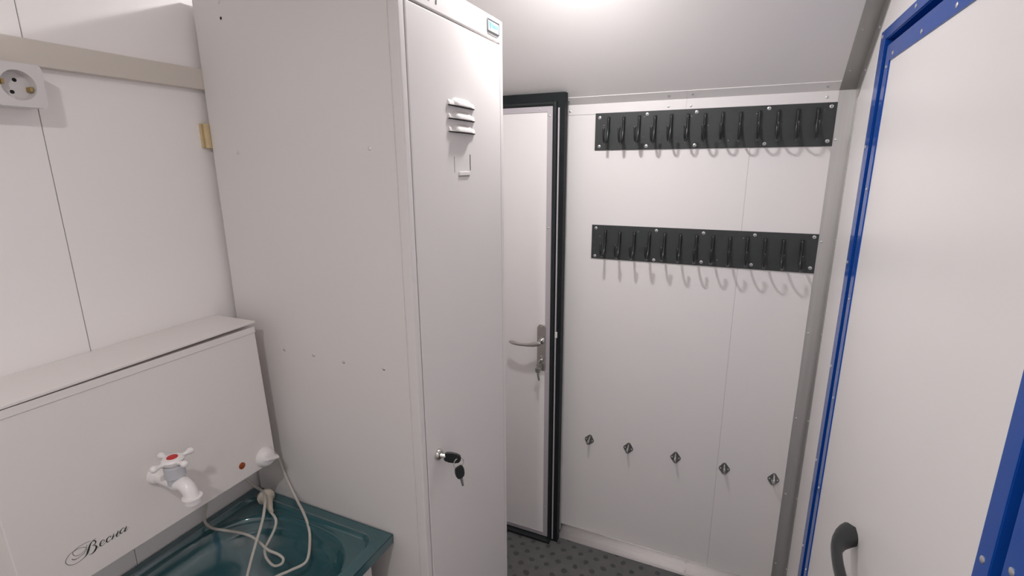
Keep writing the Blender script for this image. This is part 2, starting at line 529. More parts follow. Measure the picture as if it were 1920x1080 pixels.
# handle set
hs = MB()
hs.prism([(-0.658, 0.815), (-0.654, 0.806), (-0.628, 0.806), (-0.624, 0.815), (-0.624, 0.980), (-0.631, 0.992), (-0.651, 0.992), (-0.658, 0.980)], 1, DF - 0.008, DF + 0.001)
bp = hs.build('handle_plate', M['chrome'], d1, bevel=0.0025)
MB().lathe((-0.638, DF - 0.008, 0.928), (0, -1, 0), [(0, 0.0125), (0.006, 0.0125), (0.010, 0.009), (0.034, 0.0085), (0.036, 0.006)], 16).build('spindle', M['chrome'], bp, smooth=True)
lv = MB()
pts = []
for k in range(13):
    t = k / 12
    pts.append((-0.630 - 0.128 * t, DF - 0.040 - 0.006 * math.sin(t * math.pi), 0.930 - 0.020 * math.sin(t * math.pi * 0.55) + 0.010 * t * t))
lv.tube(pts, [0.0075, 0.0095, 0.0095, 0.009, 0.0078, 0.0068, 0.006, 0.0058, 0.006, 0.0065, 0.007, 0.0072, 0.005], 12)
lv.build('lever', M['chrome'], bp, smooth=True)
MB().lathe((-0.640, DF - 0.008, 0.848), (0, -1, 0), [(0, 0.0085), (0.007, 0.0085), (0.009, 0.007), (0.0092, 0.0001)], 16).build('lock_cylinder', M['chrome'], bp, smooth=True)
rivets('plate_screw', [(-0.641, DF - 0.008, 0.984), (-0.641, DF - 0.008, 0.866)], (0, -1, 0), bp, r=0.0035, material=M['chrome'])

# ================================================================== BLUE DOOR (right wall)
d2 = thing('door_2', (R, 1.03, FL), 'white panel door with blue painted metal frame on the right', 'door', kind='structure')
t = 0.003
MB().box(R - t, R + 0.0005, OY1, 1.541, FL, 1.880).build('frame_flange', M['blue'], d2, bevel=0.0006)
MB().box(R - t, R + 0.0005, 0.528, OY1, OZ, 1.880).build('frame_flange', M['blue'], d2, bevel=0.0006)
MB().box(R - t, R + 0.0005, 0.528, OY0, FL, OZ).build('frame_flange', M['blue'], d2, bevel=0.0006)
MB().box(R, R + 0.07, OY1 - 0.002, OY1, FL, OZ).build('reveal', M['blue'], d2)
MB().box(R, R + 0.07, OY0, OY0 + 0.002, FL, OZ).build('reveal', M['blue'], d2)
MB().box(R, R + 0.07, OY0 + 0.002, OY1 - 0.002, OZ - 0.002, OZ).build('reveal', M['blue'], d2)
MB().box(R + 0.05, R + 0.07, OY0 + 0.002, OY1 - 0.002, FL, OZ - 0.002).build('door_stop', M['blue'], d2)
PY0, PY1, PZ0, PZ1 = 0.604, 1.468, FL + 0.012, 1.837
leaf = MB().box(R + 0.002, R + 0.042, PY0, PY1, PZ0, PZ1).build('leaf', M['panel'], d2)
BW = 0.034
MB().box(R - 0.001, R + 0.0025, PY1 - BW, PY1, PZ0, PZ1).build('leaf_edging', M['blue'], leaf, bevel=0.0006)
MB().box(R - 0.001, R + 0.0025, PY0, PY0 + 0.029, PZ0, PZ1).build('leaf_edging', M['blue'], leaf, bevel=0.0006)
MB().box(R - 0.001, R + 0.0025, PY0 + 0.029, PY1 - BW, PZ1 - BW - 0.002, PZ1).build('leaf_edging', M['blue'], leaf, bevel=0.0006)
MB().box(R - 0.001, R + 0.0025, PY0 + 0.029, PY1 - BW, PZ0, PZ0 + BW).build('leaf_edging', M['blue'], leaf, bevel=0.0006)
for yy in (PY0 - 0.0015, PY1):
    MB().box(R, R + 0.042, yy, yy + 0.0015, PZ0, PZ1).build('leaf_side', M['blue'], leaf)
MB().box(R, R + 0.042, PY0, PY1, PZ1, PZ1 + 0.0015).build('leaf_side', M['blue'], leaf)
zr = [1.79 - 0.27 * k for k in range(7)]
rivets('rivet', [(R - 0.001, 1.450, z) for z in zr] + [(R - 0.001, 0.619, z - 0.085) for z in zr]
       + [(R - 0.001, y, 1.812) for y in (1.407, 1.211, 1.041, 0.86)], (-1, 0, 0), d2, r=0.0045)
rivets('rivet', [(R - t, 1.527, z) for z in (1.868, 1.62, 1.33, 1.04, 0.75, 0.46)] + [(R - t, y, 1.869) for y in (1.270, 1.03, 0.80)]
       + [(R - t, 0.563, z) for z in (1.72, 1.46, 1.197, 0.93)], (-1, 0, 0), d2, r=0.0045)
# horizontal bow handle
hb = MB()
zc = 0.848


def hsec(p, w, h, d):
    """rounded-rect section ring perpendicular to direction d (in the xy plane)"""
    d = Vector(d).normalized(); s = Vector((-d.y, d.x, 0))
    out = []
    for j in range(12):
        a = 2 * math.pi * j / 12
        c, q = math.cos(a), math.sin(a)
        out.append(Vector(p) + s * w * math.copysign(abs(c) ** 0.6, c) + Vector((0, 0, 1)) * h * math.copysign(abs(q) ** 0.6, q))
    return out


prof = [((R + 0.001, 1.079, zc), 0.024, 0.014, (-1, -0.9, 0)),
        ((R - 0.010, 1.067, zc), 0.0225, 0.0138, (-1, -1, 0)),
        ((R - 0.021, 1.053, zc), 0.019, 0.0132, (-1, -1.1, 0)),
        ((R - 0.031, 1.037, zc), 0.0145, 0.0125, (-0.75, -1, 0)),
        ((R - 0.038, 1.018, zc), 0.0105, 0.0115, (-0.4, -1, 0)),
        ((R - 0.0415, 0.992, zc), 0.009, 0.011, (-0.12, -1, 0)),
        ((R - 0.043, 0.965, zc), 0.0088, 0.011, (-0.02, -1, 0)),
        ((R - 0.043, 0.905, zc), 0.0088, 0.011, (0.02, -1, 0)),
        ((R - 0.0415, 0.878, zc), 0.009, 0.011, (0.12, -1, 0)),
        ((R - 0.038, 0.852, zc), 0.0105, 0.0115, (0.4, -1, 0)),
        ((R - 0.031, 0.833, zc), 0.0145, 0.0125, (0.75, -1, 0)),
        ((R - 0.021, 0.817, zc), 0.019, 0.0132, (1, -1.1, 0)),
        ((R - 0.010, 0.803, zc), 0.0225, 0.0138, (1, -1, 0)),
        ((R + 0.001, 0.791, zc), 0.024, 0.014, (1, -0.9, 0))]
hb.rings([hsec(*q) for q in prof])
hh = hb.build('pull_handle', M['hook'], leaf, smooth=True)
tag(hh, 'black plastic bow handle')

# ================================================================== LOCKER
lkx0, lkx1, lky0, lky1, lkt = -1.0292, -0.537, 0.746, 1.150, 1.902
lk = thing('locker', ((lkx0 + lkx1) / 2, (lky0 + lky1) / 2, FL), 'tall light grey metal locker with one vented door beside the sink', 'locker')
MB().box(lkx0, lkx1 - 0.020, lky0 + 0.0012, lky1 - 0.0012, FL, lkt - 0.001).build('carcass', M['locker'], lk, bevel=0.001)
MB().box(lkx0, lkx1 - 0.0212, lky0, lky0 + 0.0012, FL, lkt).build('side_panel', M['locker'], lk)
MB().box(lkx0, lkx1 - 0.0212, lky1 - 0.0012, lky1, FL, lkt).build('side_panel', M['locker'], lk)
MB().box(lkx1 - 0.021, lkx1, lky0, 0.7635, FL, lkt).build('front_post', M['locker'], lk, bevel=0.003)
MB().box(lkx1 - 0.021, lkx1, 1.1345, lky1, FL, lkt).build('front_post', M['locker'], lk, bevel=0.003)
hp = MB().box(lkx1 - 0.021, lkx1, 0.7635, 1.1345, 1.8535, lkt).build('header', M['locker'], lk, bevel=0.002)
MB().box(lkx1 - 0.021, lkx1 - 0.001, 0.7635, 1.1345, FL, FL + 0.06).build('plinth', M['locker'], lk, bevel=0.002)
door = MB().box(lkx1 - 0.020, lkx1 + 0.0005, 0.7662, 1.1320, FL + 0.063, 1.8495).build('door', M['locker'], lk, bevel=0.002)
MB().box(lkx1 - 0.0195, lkx1 - 0.0185, 0.7635, 1.1345, FL + 0.06, 1.8535).build('shadow_gap', M['dark'], lk)
# louvres
lx = lkx1 + 0.0005
for zc2 in (1.7035, 1.6785, 1.6535):
    mb = MB()
    rings = []
    for y, dz, dp in ((0.8905, 0.0035, 0.0004), (0.893, 0.006, 0.004), (0.910, 0.006, 0.0055), (0.914, 0.0085, 0.010), (0.922, 0.0095, 0.012), (0.966, 0.0095, 0.012),
                      (0.976, 0.0085, 0.010), (0.982, 0.006, 0.0055), (0.996, 0.006, 0.004), (1.000, 0.0035, 0.0004)):
        z0 = zc2 - 0.007
        rings.append([(lx - 0.0005, y, z0), (lx + dp, y, z0), (lx + dp, y, z0 + dz * 0.35), (lx + dp * 0.72, y, z0 + dz * 0.95), (lx + dp * 0.3, y, z0 + dz * 1.4), (lx - 0.0005, y, z0 + dz * 1.65)])
    mb.rings(rings)
    lou = mb.build('louvre', M['locker'], door, smooth=True)
    MB().box(lx - 0.0003, lx + 0.0040, 0.894, 0.996, zc2 - 0.0088, zc2 - 0.0071).build('slot', M['dark'], lou)
# card holder pressed into the door: two slots and a tab
MB().box(lx - 0.001, lx + 0.0003, 0.9105, 0.9122, 1.566, 1.598).build('card_slot', M['joint'], door)
MB().box(lx - 0.001, lx + 0.0003, 0.9765, 0.979, 1.570, 1.603).build('card_slot', M['dark'], door)
MB().box(lx - 0.001, lx + 0.0022, 0.928, 0.972, 1.5595, 1.5675).build('card_tab', M['locker'], door, bevel=0.0008)
MB().box(lx - 0.001, lx + 0.0004, 0.926, 0.974, 1.5575, 1.5595).build('card_slot', M['joint'], door)
# lock
lo = MB().lathe((lx, 0.803, 0.982), (1, 0, 0), [(-0.001, 0.0125), (0.003, 0.0125), (0.006, 0.0115), (0.008, 0.0095), (0.0083, 0.0001)], 20).build('lock', M['chrome'], door, smooth=True)
# badge on the header, number strokes
bd = MB().box(lkx1 - 0.0005, lkx1 + 0.0015, 1.072, 1.127, 1.868, 1.8915).build('badge', M['badge'], lk, bevel=0.0006)
for a in ((1.0715, 1.1275, 1.8905, 1.8925), (1.0715, 1.1275, 1.867, 1.869), (1.0705, 1.0725, 1.867, 1.8925), (1.1265, 1.1285, 1.867, 1.8925)):
    MB().box(lkx1, lkx1 + 0.0024, *a).build('badge_rim', M['steel'], bd)
MB().prism([(1.078, 1.887), (1.091, 1.885), (1.083, 1.871)], 0, lkx1 + 0.001, lkx1 + 0.0019).build('badge_mark', M['badgeblue'], bd)
for k in range(5):
    MB().box(lkx1 + 0.001, lkx1 + 0.0019, 1.0925 + 0.0062 * k, 1.0965 + 0.0062 * k, 1.877, 1.884).build('badge_letter', M['badgeblue'], bd)
MB().box(lkx1, lkx1 + 0.0008, 1.072, 1.120, 1.8612, 1.8624).build('badge_line', M['joint'], lk)
for y in (0.8395, 0.8640):
    MB().hexa([(lkx1, y - 0.002, 1.8655), (lkx1 + 0.0005, y - 0.002, 1.8655), (lkx1 + 0.0005, y + 0.002, 1.8655), (lkx1, y + 0.002, 1.8655),
               (lkx1, y + 0.001, 1.892), (lkx1 + 0.0005, y + 0.001, 1.892), (lkx1 + 0.0005, y + 0.005, 1.892), (lkx1, y + 0.005, 1.892)]).build('number_stroke', M['inkblk'], lk)
rivets('rivet', [(x, lky0, z) for x, z in ((-0.955, 1.608), (-0.614, 1.610), (-0.888, 1.186), (-0.803, 1.186), (-0.720, 1.184), (-0.617, 1.186), (-0.953, 1.890))], (0, -1, 0), lk, r=0.0036)
MB().lathe((-0.953, lky0 + 0.0002, 1.861), (0, -1, 0), [(0, 0.0032), (0.0005, 0.0030), (0.0006, 0.0001)], 10).build('hole', M['dark'], lk)

# keys in the locker lock
ks = thing('key_set', (-0.51, 0.845, 0.86), 'two black headed keys hanging from the locker door lock', 'keys')


def key_head(mb, c, dirv, side, ln, w, th):
    """rounded key head: outline in the dirv/side plane, extruded by th"""
    c, d, s = Vector(c), Vector(dirv).normalized(), Vector(side).normalized()
    n = d.cross(s)
    out = [(0, 0.30), (0.10, 0.42), (0.35, 0.5), (0.7, 0.47), (0.92, 0.36), (1.0, 0.14), (1.0, -0.14), (0.92, -0.36), (0.7, -0.47), (0.35, -0.5), (0.10, -0.42), (0, -0.30)]
    mb.rings([[c + d * ln * a + s * w * b + n * k for a, b in out] for k in (-th / 2, th / 2)])
    return mb


kd = Vector((0.85, 0.45, -0.25)).normalized()
kp = Vector((lx + 0.008, 0.803, 0.981))
kside = Vector((0, 0, 1)).cross(kd).normalized().cross(kd).normalized()
k1 = key_head(MB(), kp + kd * 0.007, kd, kside, 0.036, 0.024, 0.006).build('key_head', M['keyblk'], ks, bevel=0.0015)
MB().tube([kp - kd * 0.002, kp + kd * 0.009], 0.0042, 8).build('key_blade', M['chrome'], ks)
eye = kp + kd * 0.036
ring = [eye + Vector((0.002, 0.0, -0.010)) + (Vector((0.55, 0.83, 0)) * math.cos(a) + Vector((0, 0, 1)) * math.sin(a)) * 0.012 for a in [2 * math.pi * k / 18 for k in range(19)]]
MB().tube(ring, 0.0009, 6).build('key_ring', M['chrome'], ks, smooth=True)
h2 = ring[0] * 0 + eye + Vector((0.002, 0.000, -0.022))
dd = Vector((0.05, 0.22, -1)).normalized()
key_head(MB(), h2 + dd * -0.004, dd, Vector((0.45, 0.88, 0.2)), 0.032, 0.022, 0.006).build('key_head', M['keyblk'], ks, bevel=0.0015)
MB().tube([h2 + dd * 0.026, h2 + dd * 0.036, h2 + dd * 0.050], [0.0042, 0.0034, 0.0026], 8).build('key_blade', M['chrome'], ks)

# keys in the entrance door
kd2 = thing('key_set', (-0.64, DF - 0.03, 0.776), 'two small steel keys hanging from the entrance door lock', 'keys')
MB().box(-0.6418, -0.6382, DF - 0.038, DF - 0.0165, 0.838, 0.856).build('key_head', M['chrome'], kd2, bevel=0.0015)
rg = [Vector((-0.640, DF - 0.033, 0.833)) + Vector((0.011 * math.cos(a), 0, 0.011 * math.sin(a))) for a in [2 * math.pi * k / 16 for k in range(17)]]
MB().tube(rg, 0.001, 6).build('key_ring', M['chrome'], kd2, smooth=True)
key_head(MB(), (-0.646, DF - 0.033, 0.826), (0.1, 0, -1), (1, 0.3, 0), 0.021, 0.019, 0.003).build('key_head', M['steel'], kd2, bevel=0.001)
MB().tube([(-0.644, DF - 0.033, 0.806), (-0.639, DF - 0.033, 0.776)], [0.0045, 0.004], 6).build('key_blade', M['steel'], kd2)

# small wooden wedge behind the locker
wd = thing('wood_wedge', (-1.037, 0.752, 1.619), 'small yellow wooden wedge between locker back and left wall', 'wedge')
MB().box(L, -1.0405, 0.733, 0.790, 1.619, 1.668).build('slat', M['wood'], wd, bevel=0.0006)
MB().box(-1.0388, -1.0308, 0.737, 0.790, 1.6185, 1.668).build('slat', M['wood'], wd, bevel=0.0006)
MB().box(-1.0405, -1.0388, 0.740, 0.790, 1.6195, 1.667).build('core', M['dark'], wd)

# ================================================================== COAT RACKS
hook_mesh = {}


def hook_part(x, zmid, rack):
    if 'o' not in hook_mesh:
        pts = []
        prof = [(0.0022, 0.052), (0.0060, 0.050), (0.0075, 0.044), (0.0075, 0.030), (0.0080, 0.016), (0.0095, 0.004), (0.0130, -0.010), (0.0185, -0.022), (0.0260, -0.031),
                (0.0350, -0.0355), (0.0440, -0.0335), (0.0520, -0.0265), (0.0575, -0.016), (0.0600, -0.004), (0.0605, 0.006), (0.0602, 0.0115)]
        pts = [(x, D - 0.003 - (a if a < 0.008 else 0.008 + (a - 0.008) * 1.2), zmid + b) for a, b in prof]
        mb = MB().tube(pts, 0.0045, 10, flat=(0.0040, 0.0030, (1, 0, 0)))
        mb.lathe((x, D - 0.003 - 0.0706, zmid + 0.008), (0, 0, 1), [(-0.004, 0.0045), (0.004, 0.0052), (0.007, 0.0040), (0.0085, 0.0008)], 10)
        mb.box(x - 0.0055, x + 0.0055, D - 0.0055, D - 0.0025, zmid + 0.010, zmid + 0.055)
        o = mb.build('hook', M['hook'], rack, smooth=True)
        hook_mesh['o'] = o
        hook_mesh['off'] = WORLD[o.name] - Vector((x, D, zmid))
        return o
    return copies(hook_mesh['o'], [Vector((x, D, zmid)) + hook_mesh['off']], rack)[0]


def rack(z0, z1, hooks, scr, label):
    t = thing('coat_rack', (-0.123, D, z0), label, 'coat rack', 'coat racks on the hook wall')
    MB().box(-0.479, 0.2345, D - 0.0032, D - 0.0003, z0, z1).build('plate', M['plate'], t, bevel=0.0006)
    for x, zm in hooks:
        hook_part(x, zm, t)
    screws('screw', [(x, D - 0.0032, z) for x, z in scr], (0, -1, 0), t)
    return t


rack(1.6295, 1.7525, [(-0.432 + 0.0517 * k, 1.6845 + random.uniform(-0.0015, 0.0015)) for k in range(13)],
     [(-0.464, 1.737), (-0.304, 1.742), (-0.149, 1.742), (0.058, 1.743), (0.220, 1.741), (-0.463, 1.642), (-0.302, 1.640), (-0.148, 1.640), (0.055, 1.640), (0.221, 1.644)],
     'black metal rack of thirteen coat hooks, the upper one under the ceiling')
rack(1.2465, 1.3695, [(-0.428 + 0.0517 * k, 1.2965 + random.uniform(-0.0015, 0.0015)) for k in range(13)],
     [(-0.464, 1.358), (-0.251, 1.358), (-0.098, 1.357), (0.057, 1.358), (0.222, 1.360), (-0.465, 1.256), (-0.254, 1.255), (-0.098, 1.259), (0.055, 1.261), (0.222, 1.263)],
     'black metal rack of thirteen coat hooks, the lower one at mid height')

# ================================================================== EYE PLATES
ep_lab = ['small steel diamond eye plate nearest the entrance door', 'small steel diamond eye plate, second from the entrance door', 'small steel diamond eye plate in the middle of the five',
          'small steel diamond eye plate just right of the wall joint', 'small steel diamond eye plate nearest the corner angle']
proto = None
for i, (x, z, rot) in enumerate(((-0.462, 0.504, 0.20), (-0.306, 0.504, 0.12), (-0.129, 0.508, 0.0), (0.041, 0.506, -0.05), (0.200, 0.506, 0.05))):
    if proto is None:
        t = thing('eye_plate', (x, D, z), ep_lab[0], 'eye plate', 'steel eye plates along the hook wall')
        w = 0.0185; h = 0.024; c = 0.0035
        MB().prism([(x - c, z - h), (x + c, z - h), (x + w, z - c), (x + w, z + c), (x + c, z + h), (x - c, z + h), (x - w, z + c), (x - w, z - c)], 1, D - 0.0022, D - 0.0002).build('plate', M['steel'], t, bevel=0.0005)
        rgp = [(x, D - 0.0015 - 0.026 * math.sin(a), z + 0.0165 * math.cos(a)) for a in [math.pi * k / 14 for k in range(15)]]
        MB().tube(rgp, 0.0030, 8).build('loop', M['chrome'], t, smooth=True)
        rivets('rivet', [(x - 0.0125, D - 0.0022, z), (x + 0.0125, D - 0.0022, z)], (0, -1, 0), t, r=0.003)
        proto = t
        proto.rotation_euler.y = rot
    else:
        t = proto.copy(); COL.objects.link(t)
        WORLD[t.name] = Vector((x, D, z)); t.location = Vector((x, D, z - G))
        t['label'] = ep_lab[i]
        t.rotation_euler.y = rot
        for ch in list(proto.children):
            q = ch.copy(); COL.objects.link(q); q.parent = t

# ================================================================== CABLE TRUNKING AND SOCKET
tk = thing('cable_trunking', (L, 0.1, 1.733), 'cream plastic cable trunking along the left wall above the heater', 'trunking')
MB().box(L, L + 0.0135, BACK + 0.002, 1.19, 1.7345, 1.7755).build('channel', M['trunk'], tk, bevel=0.002)
MB().box(L + 0.0135, L + 0.0152, BACK + 0.002, 1.19, 1.7355, 1.7745).build('cover', M['trunk'], tk, bevel=0.0008)

sk = thing('double_socket', (L, 0.41, 1.67), 'white double power socket under the cream trunking', 'socket')
SX = L + 0.045
def rrect(y0, y1, z0, z1, r, n=5):
    out = []
    for cy, cz, a0 in ((y1 - r, z1 - r, 0), (y0 + r, z1 - r, 90), (y0 + r, z0 + r, 180), (y1 - r, z0 + r, 270)):
        for k in range(n + 1):
            a = math.radians(a0 + 90 * k / n)
            out.append((cy + r * math.cos(a), cz + r * math.sin(a)))
    return out


SC = [(0.4285, 1.7005), (0.3720, 1.7005)]
MB().prism(rrect(0.335, 0.4605, 1.670, 1.7325, 0.006), 0, L, SX - 0.019).build('back_box', M['socketw'], sk, bevel=0.001)
# cover plate with two round openings: an annulus strip per socket joined to its outline
def cover_with_holes():
    mb = MB()
    y_mid = 0.40025
    for (cy, cz), (a, b) in zip(SC, ((y_mid, 0.4605), (0.335, y_mid))):
        n = 64; out, inn, bot = [], [], []
        for k in range(n):
            an = 2 * math.pi * k / n
            dy, dz = math.cos(an), math.sin(an)
            ty = ((b - cy) / dy if dy > 1e-9 else (a - cy) / dy if dy < -1e-9 else 1e9)
            tz = ((1.7325 - cz) / dz if dz > 1e-9 else (1.670 - cz) / dz if dz < -1e-9 else 1e9)
            q = min(ty, tz)
            oy, oz = cy + dy * q, cz + dz * q
            rc = 0.006
            for ey in (0.4605, 0.335):
                if abs(ey - oy) < rc:
                    for ez in (1.7325, 1.670):
                        if abs(ez - oz) < rc:
                            ky = ey - math.copysign(rc, ey - 0.4); kz = ez - math.copysign(rc, ez - 1.70)
                            ll = math.hypot(oy - ky, oz - kz) or 1
                            oy, oz = ky + (oy - ky) / ll * rc, kz + (oz - kz) / ll * rc
            out.append((SX, oy, oz)); inn.append((SX, cy + dy * 0.0215, cz + dz * 0.0215)); bot.append((SX - 0.0165, cy + dy * 0.0205, cz + dz * 0.0205))
        low = [(SX - 0.019, p[1], p[2]) for p in out]
        mb.rings([low, out, inn, bot], cap=False)
        i = len(mb.v); mb.v += bot; mb.f.append(tuple(range(i, i + n)))
    return mb


cov = cover_with_holes().build('cover', M['socketw'], sk, smooth=True)
for cy, cz in SC:
    for s in (-1, 1):
        MB().lathe((SX - 0.0164, cy + s * 0.0028, cz + s * 0.0088), (1, 0, 0), [(0, 0.0029), (0.0004, 0.0028), (0.0005, 0.0001)], 12).build('pin_hole', M['dark'], cov)
        MB().box(SX - 0.0165, SX - 0.004, cy + s * 0.0165 - 0.002, cy + s * 0.0165 + 0.002, cz - 0.0035 - s * 0.004, cz + 0.0035 - s * 0.004).build('earth_clip', M['brass'], cov, bevel=0.0006)

# ================================================================== WATER HEATER
wh = thing('water_heater', (L, 0.48, 0.93), 'white wall-mounted water heater tank with tap and lettering above the sink', 'water heater')
hxT, hxB, hz0, hz1, hy0, hy1 = -0.9205, -0.906, 0.932, 1.2485, 0.259, 0.703


def hx(z): return hxT + (hxB - hxT) * (1.2485 - z) / (1.2485 - 0.932)


body = MB().prism([(L, hz0 + 0.004), (hx(hz0) - 0.002, hz0), (hx(hz0), hz0 + 0.002), (hxT, hz1), (L, hz1)], 1, hy0, hy1).build('tank', M['heater'], wh, bevel=0.0015)
MB().hexa([(hx(1.236) - 0.001, hy0, 1.236), (hx(1.236) + 0.0016, hy0, 1.236), (hx(1.236) + 0.0016, hy1, 1.236), (hx(1.236) - 0.001, hy1, 1.236),
           (hxT - 0.001, hy0, 1.2488), (hxT + 0.0016, hy0, 1.2488), (hxT + 0.0016, hy1, 1.2488), (hxT - 0.001, hy1, 1.2488)]).build('front_lip', M['heater'], wh, bevel=0.0006)
MB().hexa([(L + 0.001, hy0 - 0.003, 1.2500), (hxT + 0.003, hy0 - 0.003, 1.2500), (hxT + 0.003, hy1 + 0.002, 1.2570), (L + 0.001, hy1 + 0.002, 1.2535),
           (L + 0.001, hy0 - 0.003, 1.2560), (hxT + 0.003, hy0 - 0.003, 1.2545), (hxT + 0.003, hy1 + 0.002, 1.2612), (L + 0.001, hy1 + 0.002, 1.2595)]).build('lid', M['heater'], wh, bevel=0.0006)
# thermostat knob and pilot lamp
kx = hx(0.956)
kn = MB().lathe((kx, 0.676, 0.956), (1, 0, 0), [(-0.001, 0.0225), (0.003, 0.0225), (0.006, 0.0205), (0.010, 0.019), (0.014, 0.0165), (0.016, 0.011), (0.0165, 0.0001)], 28).build('thermostat_knob', M['white'], wh, smooth=True)
gd = Vector((0, 0.95, -0.30)).normalized(); gs = Vector((0, 0.30, 0.95))
gp = Vector((kx + 0.010, 0.676, 0.956))
MB().hexa([gp - gd * 0.016 - gs * 0.005, gp + Vector((0.014, 0, 0)) - gd * 0.012 - gs * 0.0022, gp + Vector((0.014, 0, 0)) + gd * 0.019 - gs * 0.0022, gp + gd * 0.024 - gs * 0.004,
           gp - gd * 0.016 + gs * 0.005, gp + Vector((0.014, 0, 0)) - gd * 0.012 + gs * 0.0022, gp + Vector((0.014, 0, 0)) + gd * 0.019 + gs * 0.0022, gp + gd * 0.024 + gs * 0.004]).build('grip', M['white'], kn, bevel=0.0015)
pl = MB().lathe((hx(0.966), 0.6215, 0.966), (1, 0, 0), [(-0.001, 0.0072), (0.0012, 0.0072), (0.0022, 0.0055), (0.0026, 0.0001)], 18).build('pilot_lamp', M['amber'], wh, smooth=True)
tag(pl, 'amber pilot lamp')
# tap
ty, tz = 0.462, 1.043
tp = MB().lathe((hx(tz) - 0.001, ty, tz), (1, 0, 0), [(0, 0.0165), (0.005, 0.0165), (0.007, 0.0150), (0.010, 0.0150), (0.012, 0.0125), (0.020, 0.0115), (0.048, 0.0125), (0.056, 0.009), (0.058, 0.0001)], 20).build('tap', M['white'], wh, smooth=True)
MB().lathe((-0.8535, ty, tz), (0, 0, 1), [(0.000, 0.0135), (0.012, 0.0140), (0.014, 0.0165), (0.034, 0.0160), (0.036, 0.013)], 20).build('collar', M['greyp'], tp, smooth=True)
sp = [(-0.870, ty, tz + 0.001), (-0.855, ty, tz - 0.002), (-0.845, ty, tz + 0.001), (-0.835, ty, tz + 0.003), (-0.826, ty, tz - 0.001), (-0.820, ty, tz - 0.009), (-0.8175, ty, tz - 0.019), (-0.817, ty, tz - 0.026)]
MB().tube(sp, [0.011, 0.0125, 0.0125, 0.012, 0.0118, 0.0115, 0.011, 0.0108], 16).build('spout', M['white'], tp, smooth=True)
MB().lathe((-0.817, ty, tz - 0.016), (0, 0, -1), [(0, 0.0135), (0.0005, 0.0158), (0.003, 0.0158), (0.004, 0.0142), (0.012, 0.0135), (0.0122, 0.010), (0.006, 0.0095)], 22).build('aerator_ring', M['white'], tp, smooth=True)
hd = MB().lathe((-0.8535, ty, tz + 0.036), (0, 0, 1), [(0, 0.012), (0.004, 0.0165), (0.010, 0.0175), (0.013, 0.0155), (0.0138, 0.011), (0.0139, 0.0001)], 24).build('tap_handle', M['white'], tp, smooth=True)
MB().lathe((-0.8535, ty, tz + 0.0498), (0, 0, 1), [(0, 0.0088), (0.0010, 0.0084), (0.0013, 0.0001)], 20).build('red_cap', M['red'], hd, smooth=True)
for ax, ay in ((1, 0), (-1, 0), (0, 1), (0, -1)):
    c = Vector((-0.8535, ty, tz + 0.043)); a = Vector((ax, ay, 0.06))
    MB().lathe(c, a, [(0.012, 0.0045), (0.022, 0.0035), (0.026, 0.0045), (0.030, 0.0062), (0.034, 0.0058), (0.0365, 0.0035), (0.037, 0.0001)], 12).build('handle_arm', M['white'], hd, smooth=True)

